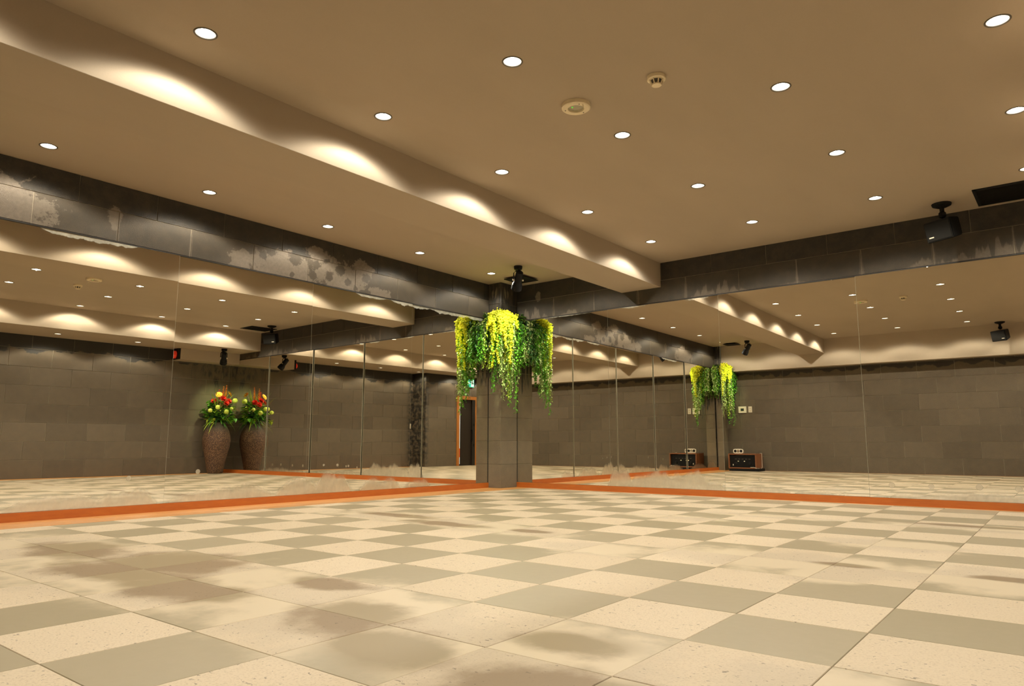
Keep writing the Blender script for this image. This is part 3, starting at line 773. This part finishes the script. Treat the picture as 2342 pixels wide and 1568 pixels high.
# ---------------------------------------------------------------- door and exit sign on the right-hand wall
dr = group_struct('door_1')
for b in ((5.76, 5.845), (6.355, 6.57)):
    obj('jamb', nb(W2-.02, W2+.07, -b[1], -b[0], FZ, 1.66, .003), M['wood_frame'], dr)
obj('head', nb(W2-.02, W2+.07, -6.57, -5.76, 1.66, 1.742, .003), M['wood_frame'], dr)
obj('groove', nb(W2-.0215, W2-.0195, -6.412, -6.300, FZ, 1.66), M['black_joint'], dr)
leaf = obj('leaf', nb(W2+.02, W2+.05, -6.352, -5.905, FZ+.005, 1.655, .002), plain('leaf_dark', (.030, .022, .016), .4), dr)
obj('door_gap_glow', nb(W2+.024, W2+.034, -5.904, -5.848, FZ+.04, 1.60), emit('corridor_glow', (.80, .92, 1.0), 1.3), dr)  # added glowing pane, stands in for the bright corridor seen through the door gap
obj('red_gap_patch', nb(W2+.020, W2+.0238, -5.9, -5.855, .20, .42), emit('red_lit', (.9, .12, .03), .6), dr)  # added glowing patch for something red in the corridor beyond the gap
bm = bmesh.new(); tube(bm, [(W2+.02, -6.30, .88), (W2-.03, -6.30, .88), (W2-.035, -6.30, .87), (W2-.035, -6.30, .62), (W2-.03, -6.30, .61), (W2+.02, -6.30, .61)], .010, 8); obj('handle', bm, M['black'], leaf)
for z_ in (1.02, .50): obj('hinge', nb(W2-.024, W2-.019, -6.375, -6.34, z_-.03, z_+.03), M['black'], dr)
t = thing('exit_sign', 'lit green and white emergency exit sign on the wall above the door', 'sign', (W2, -6.225, 2.085))
obj('housing', nb(-.035, -.0005, -.125, .125, -.105, .105, .004), M['white_plastic'], t)
gm = emit('exit_green', (.03, .75, .55), 3.0); wm_ = emit('exit_white', (.78, 1, .97), 5.0)
obj('green_face', nb(-.037, -.035, -.118, .118, -.098, .098), gm, t)
obj('white_doorway', nb(-.0385, -.037, -.105, -.005, -.080, .085), wm_, t)
# running figure, drawn as bars
bm = bmesh.new()
def bar(y0, z0_, y1, z1_, wd):
    d = Vector((0, y1-y0, z1_-z0_)); n_ = Vector((0, -d.z, d.y)).normalized()*wd/2
    a_, b_ = Vector((0, y0, z0_)), Vector((0, y1, z1_))
    q = [a_+n_, b_+n_, b_-n_, a_-n_]
    f0 = [bm.verts.new((-.0385, v.y, v.z)) for v in q]; f1 = [bm.verts.new((-.0395, v.y, v.z)) for v in q]
    bm.faces.new(f1)
    for i in range(4): bm.faces.new((f0[i], f0[(i+1) % 4], f1[(i+1) % 4], f1[i]))
bar(-.050, .045, -.045, -.005, .022); bar(-.045, -.005, -.072, -.030, .013); bar(-.072, -.030, -.062, -.062, .012); bar(-.045, -.005, -.020, -.045, .013); bar(-.020, -.045, -.002, -.047, .011)
bar(-.050, .040, -.078, .020, .010); bar(-.048, .040, -.020, .020, .010); bar(-.020, .020, -.012, .038, .009)
lathe(bm, [(.011, -.0395), (.011, -.0385)], 14, Matrix(((0, 0, 1, 0), (1, 0, 0, -.054), (0, 1, 0, .066), (0, 0, 0, 1))))
obj('running_figure', bm, plain('exit_dark', (.01, .16, .10), .5), t)
bm = bmesh.new(); q = [(.015, -.008), (.065, -.008), (.065, -.03), (.105, .005), (.065, .04), (.065, .018), (.015, .018)]
f0 = [bm.verts.new((-.037, a_, b_)) for a_, b_ in q]; f1 = [bm.verts.new((-.0385, a_, b_)) for a_, b_ in q]; bm.faces.new(f1)
for i in range(7): bm.faces.new((f0[i], f0[(i+1) % 7], f1[(i+1) % 7], f1[i]))
obj('arrow', bm, wm_, t)

# red fire alarm lamp on the small bulkhead
t = thing('alarm_lamp', 'round red alarm lamp on a black plate at the end of the small bulkhead', 'alarm', (6.86, -1.151, 2.14))
obj('back_plate', nb(-.105, .22, -.045, -.001, -.092, .100, .004), M['black'], t)
bm = bmesh.new(); lathe(bm, [(.070, 0), (.070, .020), (.062, .050), (.040, .072), (.001, .080)], 24, Matrix.Translation((0, -.045, -.01)) @ Matrix.Rotation(PI/2, 4, 'X')); obj('lens', bm, emit('alarm_red', (.9, .05, .02), .35), t, True)

# ---------------------------------------------------------------- plants
def leafmat(name, c1, c2, rough=.45, var_scale=14):
    k = N(name); p = k.pos(); n = k.noise(p, var_scale, 3)
    c = k.mix(k.ss(n, .35, .65), c1, c2); c = k.scale(c, k.math('MULTIPLY_ADD', k.rnd(), .5, .75))
    k.set(c, rough); 
    k.b.inputs['Subsurface Weight'].default_value = 0.0
    return k.m
M['ivy'] = leafmat('ivy', (.06, .24, .012), (.19, .46, .03))
M['ivy_dark'] = leafmat('ivy_dark', (.012, .055, .010), (.035, .12, .015))
M['varieg'] = leafmat('varieg', (.22, .36, .06), (.62, .66, .32), .5, 60)
M['lime'] = leafmat('lime', (.28, .42, .02), (.45, .56, .05))
M['bloom'] = leafmat('bloom', (.62, .66, .015), (.78, .74, .03), .6)
M['stemgreen'] = plain('stemgreen', (.08, .14, .03), .6)
M['moss'] = plain('moss', (.03, .05, .012), .9)

IVY = [(0, 0), (.38, .22), (.30, .52), (.0, 1.0), (-.30, .52), (-.38, .22)]
def leaf(bmv, bmf, p, dirv, nrm, size, shape=IVY, fold=.16):
    d = dirv.normalized(); s = d.cross(nrm)
    if s.length < 1e-4: s = d.cross(Vector((.3, .5, .8)))
    s.normalize(); n = s.cross(d)
    i0 = len(bmv)
    for a, b in shape: bmv.append(tuple(p + s*a*size + d*b*size + n*(abs(a)*fold*size*2 - b*b*.15*size)))
    # fan split along the midrib
    nb_ = len(shape); tip = nb_//2
    bmf.append(tuple(i0+i for i in range(0, tip+1))); bmf.append(tuple([i0]+[i0+i for i in range(tip, nb_)]))
def strand(parent, name, path, mat, leafsize, step, rr, spread=.9, shape=IVY, stem=True):
    """vine along path (list of points): a thin stem with leaves to all sides"""
    V, F = [], []
    for a, b in zip(path, path[1:]):
        ln = (b-a).length; n_ = max(1, int(ln/step))
        for i in range(n_):
            p = a.lerp(b, (i+rr.random())/n_)
            ang = rr.random()*2*PI
            out = Vector((math.cos(ang), math.sin(ang), 0))
            dr_ = (out*spread + Vector((0, 0, -rr.uniform(.2, 1.0)))).normalized()
            leaf(V, F, p+out*.006, dr_, (out+Vector((0, 0, .8))).normalized(), leafsize*rr.uniform(.65, 1.2), shape)
    if stem:
        for a, b in zip(path, path[1:]):
            i0 = len(V); e = .0025
            V += [tuple(a+Vector((e, 0, 0))), tuple(a+Vector((-e*.5, e*.9, 0))), tuple(a+Vector((-e*.5, -e*.9, 0))), tuple(b+Vector((e, 0, 0))), tuple(b+Vector((-e*.5, e*.9, 0))), tuple(b+Vector((-e*.5, -e*.9, 0)))]
            F += [(i0, i0+1, i0+4, i0+3), (i0+1, i0+2, i0+5, i0+4), (i0+2, i0, i0+3, i0+5)]
    return raw(name, V, F, mat, parent)
OCT = [(1, 0, 0), (-1, 0, 0), (0, 1, 0), (0, -1, 0), (0, 0, 1), (0, 0, -1)]
OCF = [(0, 2, 4), (2, 1, 4), (1, 3, 4), (3, 0, 4), (2, 0, 5), (1, 2, 5), (3, 1, 5), (0, 3, 5)]
def beads(parent, name, path, mat, size, step, rr, fat):
    V, F = [], []
    tot = sum((b-a).length for a, b in zip(path, path[1:])); run = 0
    for a, b in zip(path, path[1:]):
        ln = (b-a).length; n_ = max(1, int(ln/step))
        for i in range(n_):
            t_ = (i+rr.random())/n_; p = a.lerp(b, t_); f = fat*(1-.75*(run+ln*t_)/tot)
            p = p+Vector((rr.gauss(0, f), rr.gauss(0, f), rr.gauss(0, f*.6))); s = size*rr.uniform(.6, 1.2)
            i0 = len(V); V += [tuple(p+Vector(q)*s) for q in OCT]; F += [tuple(i0+j for j in q) for q in OCF]
        run += ln
    return raw(name, V, F, mat, parent)
def blade(parent, name, root, dirv, length, width, droop, mat, n=6):
    V, F = [], []
    d = dirv.normalized(); s = d.cross(Vector((0, 0, 1)))
    if s.length < .01: s = Vector((1, 0, 0))
    s.normalize()
    for i in range(n+1):
        t_ = i/n; p = root + d*length*t_ + Vector((0, 0, -droop*length*t_*t_)); w_ = width*math.sin(PI*min(1, .25+.75*t_))*.5 if i < n else .0005
        V += [tuple(p-s*w_), tuple(p+Vector((0, 0, -w_*.4))), tuple(p+s*w_)]
    for i in range(n):
        a = 3*i; F += [(a, a+3, a+4, a+1), (a+1, a+4, a+5, a+2)]
    return raw(name, V, F, mat, parent)
def fern(parent, name, root, dirv, length, mat, rr):
    V, F = [], []
    d = dirv.normalized(); s = d.cross(Vector((0, 0, 1))).normalized()
    for i in range(12):
        t_ = (i+1)/12; p = root+d*length*t_+Vector((0, 0, -.5*length*t_*t_))
        for sg in (-1, 1):
            leaf(V, F, p, s*sg+d*.6, Vector((0, 0, 1)), length*.34*math.sin(PI*min(.97, .25+.72*t_)), [(0, 0), (.10, .4), (0, 1), (-.10, .4)])
    return raw(name, V, F, mat, parent)

def hanging_plant(label, origin, ysign, a, b, seed, frac=1.0, mirror_side=True):
    """planter hung round a column corner. local u = away from the left wall, v = away from the other wall; corner at (a, b)"""
    rr = random.Random(seed)
    t = thing('hanging_planter', label, 'plant', origin)
    def P(u, v, z): return Vector((u, v*ysign, z))
    # wire basket: moss-lined quarter trough hugging the column corner
    bm = bmesh.new()
    prof = [(.02, -.30), (.09, -.28), (.15, -.18), (.17, -.05), (.16, 0.0)]
    arc = [(.03, b), (a*.5, b), (a, b), (a, b*.5), (a, .03)]
    nrm = [(0, 1), (0, 1), (.75, .75), (1, 0), (1, 0)]
    rows_ = [[bm.verts.new(P(q[0]+n_[0]*(d_*.75), q[1]+n_[1]*(d_*.75), z_)) for q, n_ in zip(arc, nrm)] for d_, z_ in [(.004, -.30)]+prof+[(.004, 0.0)]]
    for A, B in zip(rows_, rows_[1:]):
        for i in range(4): bm.faces.new((A[i], A[i+1], B[i+1], B[i]))
    obj('basket', bm, M['moss'], t)
    def rim(s):
        """s in 0..1 goes round the corner from the left wall to the other wall; returns base point and outward normal"""
        l1, l2 = a, b; tot = l1+l2; q = s*tot
        if q < l1: base = (q, b)
        else: base = (a, b-(q-l1))
        k_ = min(1, max(0, (q-l1)/.16+.5)); n_ = Vector((k_, 1-k_)).normalized()
        return base, n_
    def path(s, out, ztop, length, sway=.05):
        (bu, bv), n_ = rim(s)
        bu = max(bu, .03); bv = max(bv, .03)
        p0 = P(bu+n_.x*.03, bv+n_.y*.03, -.03); pts = [p0]
        # keep clear of the two mirrors
        side = rr.uniform(-.10, .10)
        ou, ov = n_.x*out - n_.y*side, n_.y*out + n_.x*side
        pu, pv = max(.03, bu+ou), max(.03, bv+ov)
        pts.append(P((bu+pu)/2, (bv+pv)/2, ztop))
        pts.append(P(pu, pv, ztop-.06))
        z_ = ztop-.06; x_, y_ = pu, pv
        while z_ > ztop-length:
            z_ -= rr.uniform(.05, .09); x_ = max(.022, x_+rr.uniform(-sway, sway)*.25); y_ = max(.022, y_+rr.uniform(-sway, sway)*.25)
            pts.append(P(x_, y_, z_))
        return pts
    kinds = []
    for i in range(int(62*frac)): kinds.append(('ivy', rr.uniform(.30, .78), .042, .015))
    for i in range(int(30*frac)): kinds.append(('ivy_dark', rr.uniform(.25, .60), .046, .017))
    for i in range(int(40*frac)): kinds.append(('varieg', rr.uniform(.34, .80), .036, .012))
    for i in range(int(18*frac)): kinds.append(('lime', rr.uniform(.25, .60), .034, .016))
    for kd, ln, ls, st in kinds:
        s = rr.random(); out = rr.uniform(.04, .24)
        if abs(s-.43) > .13: ln = min(ln, .52)*rr.uniform(.75, 1.0)
        else: out = max(out, .10)
        strand(t, 'vine', path(s, out, rr.uniform(-.10, .07), ln, .09), M[kd], ls, st, rr)
    # a few long trailers
    for s, out, ln, kd in ((.36, .20, .98, 'varieg'), (.38, .24, .90, 'varieg'), (.40, .18, 1.04, 'ivy'), (.41, .25, .86, 'varieg'), (.43, .22, .92, 'varieg'), (.44, .17, .84, 'varieg'), (.46, .25, 1.0, 'lime'), (.47, .20, .92, 'varieg'), (.49, .24, 1.16, 'ivy'), (.50, .21, 1.12, 'ivy'), (.52, .23, 1.02, 'ivy'), (.53, .18, .80, 'varieg'), (.33, .2, .84, 'ivy'), (.35, .22, .76, 'varieg'), (.14, .1, .60, 'ivy'), (.72, .12, .64, 'varieg'), (.75, .16, .68, 'ivy')):
        strand(t, 'vine', path(s, out, .0, ln, .05), M[kd], .034, .014, rr)
    # yellow blossom cascade on the corner
    for i in range(int(40*frac)):
        s = a/(a+b)+rr.uniform(-.05, .08); ln = rr.choice((.12, .14, .16, .20, .24, .30, .34, .62))*rr.uniform(.8, 1.15)
        beads(t, 'flower_spray', path(s, rr.uniform(.13, .27), rr.uniform(.01, .09), ln, .05), M['bloom'], .0135, .0042, rr, .028)
    # ferns and grass on top
    for i in range(int(16*frac)):
        s = rr.random(); (bu, bv), n_ = rim(s)
        fern(t, 'fern_frond', P(max(.02, bu+n_.x*.05), max(.02, bv+n_.y*.05), .01), P(n_.x*.7+rr.uniform(-.5, .5), n_.y*.7+rr.uniform(-.5, .5), rr.uniform(.3, .8)), rr.uniform(.14, .22), M[rr.choice(('ivy', 'ivy_dark', 'varieg'))], rr)
    for i in range(int(26*frac)):
        s = rr.random(); (bu, bv), n_ = rim(s)
        blade(t, 'grass_blade', P(bu+n_.x*.06, bv+n_.y*.06, .0), P(n_.x*.5+rr.uniform(-.5, .5), n_.y*.5+rr.uniform(-.5, .5), rr.uniform(.6, 1.2)), rr.uniform(.14, .24), .011, rr.uniform(.3, .8), M[rr.choice(('ivy', 'ivy_dark'))])
    return t
planter1 = hanging_plant('hanging planter of ivy and yellow blossom round the corner column between the two mirror walls', (0, 0, 2.115), -1, CA, CB, 11)
planter2 = hanging_plant('hanging planter of ivy and yellow blossom round the rear column above the amplifier', (0, -L, 2.125), 1, KA, L+KY, 23)

# ---------------------------------------------------------------- tall vase with flowers
t = thing('floor_vase', 'tall brown textured floor vase standing in the right back corner', 'vase', (6.77, -.365, FZ))
k = N('vase_clay'); p = k.n('ShaderNodeTexCoord').outputs['Object']
vz = k.sep(p)[2]; vo = k.vor(p, 72); nn = k.noise(p, 5, 3)
dark = k.mix(nn, (.045, .020, .010), (.10, .048, .024)); gol = k.mix(nn, (.30, .15, .06), (.46, .28, .13))
c = k.mix(k.ss(vo, .45, .15), dark, gol); c = k.mix(k.ss(vz, .72, .9), c, (.10, .085, .055)); k.set(c, .55); k.bump(vo, .8, .008)
M['vase'] = k.m
bm = bmesh.new()
lathe(bm, [(.118, 0), (.132, .012), (.150, .10), (.178, .24), (.208, .38), (.236, .50), (.246, .60), (.238, .69), (.212, .78), (.170, .86), (.132, .905), (.128, .925), (.140, .935)], 40, cap1=False)
lathe(bm, [(.140, .935), (.134, .938), (.118, .925), (.118, .86), (.001, .85)], 40, cap0=False)
bmesh.ops.remove_doubles(bm, verts=bm.verts[:], dist=1e-5); obj('body', bm, M['vase'], t, True)
fa = thing('flower_arrangement', 'arrangement of red and orange flowers, lime pompoms and leaves in the tall vase', 'flowers', (6.77, -.365, FZ+.93))
rr = random.Random(5)
M['f_red'] = leafmat('f_red', (.50, .015, .010), (.72, .05, .02)); M['f_or'] = leafmat('f_or', (.90, .20, .02), (.95, .42, .03)); M['f_yel'] = leafmat('f_yel', (.80, .38, .03), (.88, .55, .06))
M['f_lime'] = leafmat('f_lime', (.42, .52, .04), (.62, .66, .12)); M['twig'] = plain('twig', (.30, .10, .03), .6)
def stemto(p): 
    bm = bmesh.new(); p = Vector(p); tube(bm, [(0, 0, -.05), Vector((p.x*.35, p.y*.35, p.z*.5)), p], .004, 5); obj('stem', bm, M['stemgreen'], fa)
def bloom(p, mat, r, kind):
    p = Vector(p); out = Vector((p.x, p.y, .12)).normalized(); stemto(p); V, F = [], []
    q = Vector((0, 0, 1)).rotation_difference(out)
    if kind == 'rose':
        for ring in range(3):
            for i in range(6):
                a_ = 2*PI*(i+.5*ring)/6; dv = q @ Vector((math.cos(a_)*(.35+.35*ring), math.sin(a_)*(.35+.35*ring), 1-.25*ring))
                leaf(V, F, p+q @ Vector((math.cos(a_)*r*.15, math.sin(a_)*r*.15, -r*.2)), dv, -(q @ Vector((math.cos(a_), math.sin(a_), 0))), r*1.1, [(0, 0), (.5, .3), (.5, .75), (0, 1), (-.5, .75), (-.5, .3)], .25)
    elif kind == 'daisy':
        for ring in range(2):
            for i in range(14):
                a_ = 2*PI*(i+.5*ring)/14; dv = q @ Vector((math.cos(a_), math.sin(a_), .15+.3*ring))
                leaf(V, F, p, dv, out, r*(1-.25*ring), [(0, 0), (.13, .4), (.12, .85), (0, 1), (-.12, .85), (-.13, .4)], .1)
    o = raw('flower', V, F, mat, fa)
    if kind == 'daisy':
        bm = bmesh.new(); bmesh.ops.create_icosphere(bm, subdivisions=1, radius=r*.25, matrix=Matrix.Translation(p+out*r*.08)); obj('centre', bm, M['f_yel'], o, True)
# the flower positions, x to the right-hand wall, y to the back wall
for p_, m_, r_, k_ in (((-.18, -.10, .52), 'f_or', .062, 'daisy'), ((-.02, .20, .55), 'f_or', .062, 'daisy'), ((-.20, -.02, .44), 'f_red', .052, 'rose'), ((-.22, .03, .36), 'f_red', .052, 'rose'), ((-.18, .10, .40), 'f_red', .052, 'rose'), ((-.1, -.15, .40), 'f_red', .048, 'rose')):
    bloom(p_, M[m_], r_, k_)
for p_, r_ in (((-.20, -.12, .28), .044), ((-.26, .02, .20), .048), ((-.10, .27, .42), .050), ((-.22, .14, .26), .036), ((-.16, -.24, .22), .04)):
    stemto(p_); bm = bmesh.new(); bmesh.ops.create_icosphere(bm, subdivisions=2, radius=r_, matrix=Matrix.Translation(p_))
    for v in bm.verts: v.co += (v.co-Vector(p_))*rr.uniform(-.08, .08)
    obj('pompom', bm, M['f_lime'], fa)
for p0, dv, n_ in (((-.14, .0, .45), (-.05, .0, 1), 8), ((-.10, .07, .45), (-.03, .05, 1), 9), ((-.10, -.05, .42), (-.03, -.05, 1), 7)):
    V, F = [], []; d = Vector(dv)
    for i in range(n_):
        p = Vector(p0)+d*.03*i; s = .055*(1-.7*i/n_)
        for j in range(4):
            a_ = 2*PI*(j+.5*i)/4; leaf(V, F, p, Vector((math.cos(a_)*.7, math.sin(a_)*.7, .8)), Vector((0, 0, 1)), s, [(0, 0), (.28, .4), (.2, .8), (0, 1), (-.2, .8), (-.28, .4)])
    raw('gladiolus', V, F, M['f_red'] if n_ == 7 else M['f_or'], fa); stemto(p0)
for i in range(46):
    a_ = rr.uniform(0, 2*PI); el = rr.uniform(-.35, .25); ln = rr.uniform(.18, .30)
    blade(fa, 'leaf', Vector((math.cos(a_)*.06, math.sin(a_)*.06, rr.uniform(.0, .14))), Vector((math.cos(a_), math.sin(a_), el+.35)), ln, rr.uniform(.022, .040), rr.uniform(.5, 1.1), M[rr.choice(('ivy', 'ivy', 'ivy_dark', 'lime'))])
for i in range(84):
    a_ = rr.uniform(0, 2*PI); r_ = rr.uniform(.05, .25); z_ = rr.uniform(.06, .46)*(1-.4*r_/.25); V, F = [], []
    for j in range(7): leaf(V, F, Vector((math.cos(a_)*r_+rr.gauss(0, .03), math.sin(a_)*r_+rr.gauss(0, .03), z_+rr.gauss(0, .03))), Vector((math.cos(a_)+rr.gauss(0, .5), math.sin(a_)+rr.gauss(0, .5), rr.uniform(-.3, .6))), Vector((0, 0, 1)), rr.uniform(.055, .10))
    raw('leaf_cluster', V, F, M[rr.choice(('ivy', 'ivy', 'ivy_dark', 'lime'))], fa)
for dv, ln in (((-.5, -.55, 1), .42), ((-.35, -.3, 1), .48), ((-.2, .35, 1), .46), ((-.1, .5, 1), .40), ((.1, .3, 1), .46), ((-.4, .15, 1), .42), ((-.15, .28, 1.2), .5)):
    blade(fa, 'long_leaf', Vector((dv[0]*.2, dv[1]*.2, .30)), Vector(dv), ln, .022, .25, M['lime'])
for i in range(16):
    a_ = rr.choice((-1, 1))*rr.uniform(.6, 2.2)+PI*.5; p = Vector((math.cos(a_)*.1 - .04, math.sin(a_)*.1, .25)); pts = [p]
    d = Vector((math.cos(a_)*.8-.2, math.sin(a_)*.8, rr.uniform(.2, .9))).normalized()
    for j in range(6):
        d = (d+Vector((rr.gauss(0, .3), rr.gauss(0, .3), rr.gauss(0, .3)))).normalized(); p = p+d*.052
        p.x = min(p.x, .30); p.y = min(p.y, .32); pts.append(p.copy())
    bm = bmesh.new(); tube(bm, pts, [.004, .0038, .0034, .003, .0026, .002, .0014], 5); obj('twig', bm, M['twig'], fa)

# nothing of the plants pushes into the walls or mirrors beside them
def keep_clear(root, x0=None, x1=None, y0=None, y1=None):
    for ch in root.children_recursive:
        if ch.type != 'MESH': continue
        for v in ch.data.vertices:
            x, y = v.co.x+root.location.x, v.co.y+root.location.y
            if x0 is not None: x = max(x, x0)
            if x1 is not None: x = min(x, x1)
            if y0 is not None: y = max(y, y0)
            if y1 is not None: y = min(y, y1)
            v.co.x, v.co.y = x-root.location.x, y-root.location.y
keep_clear(planter1, x0=.020, y1=-.020)
keep_clear(planter2, x0=.020, y0=-L+.010)
keep_clear(fa, x1=W-.020, y1=-.020)
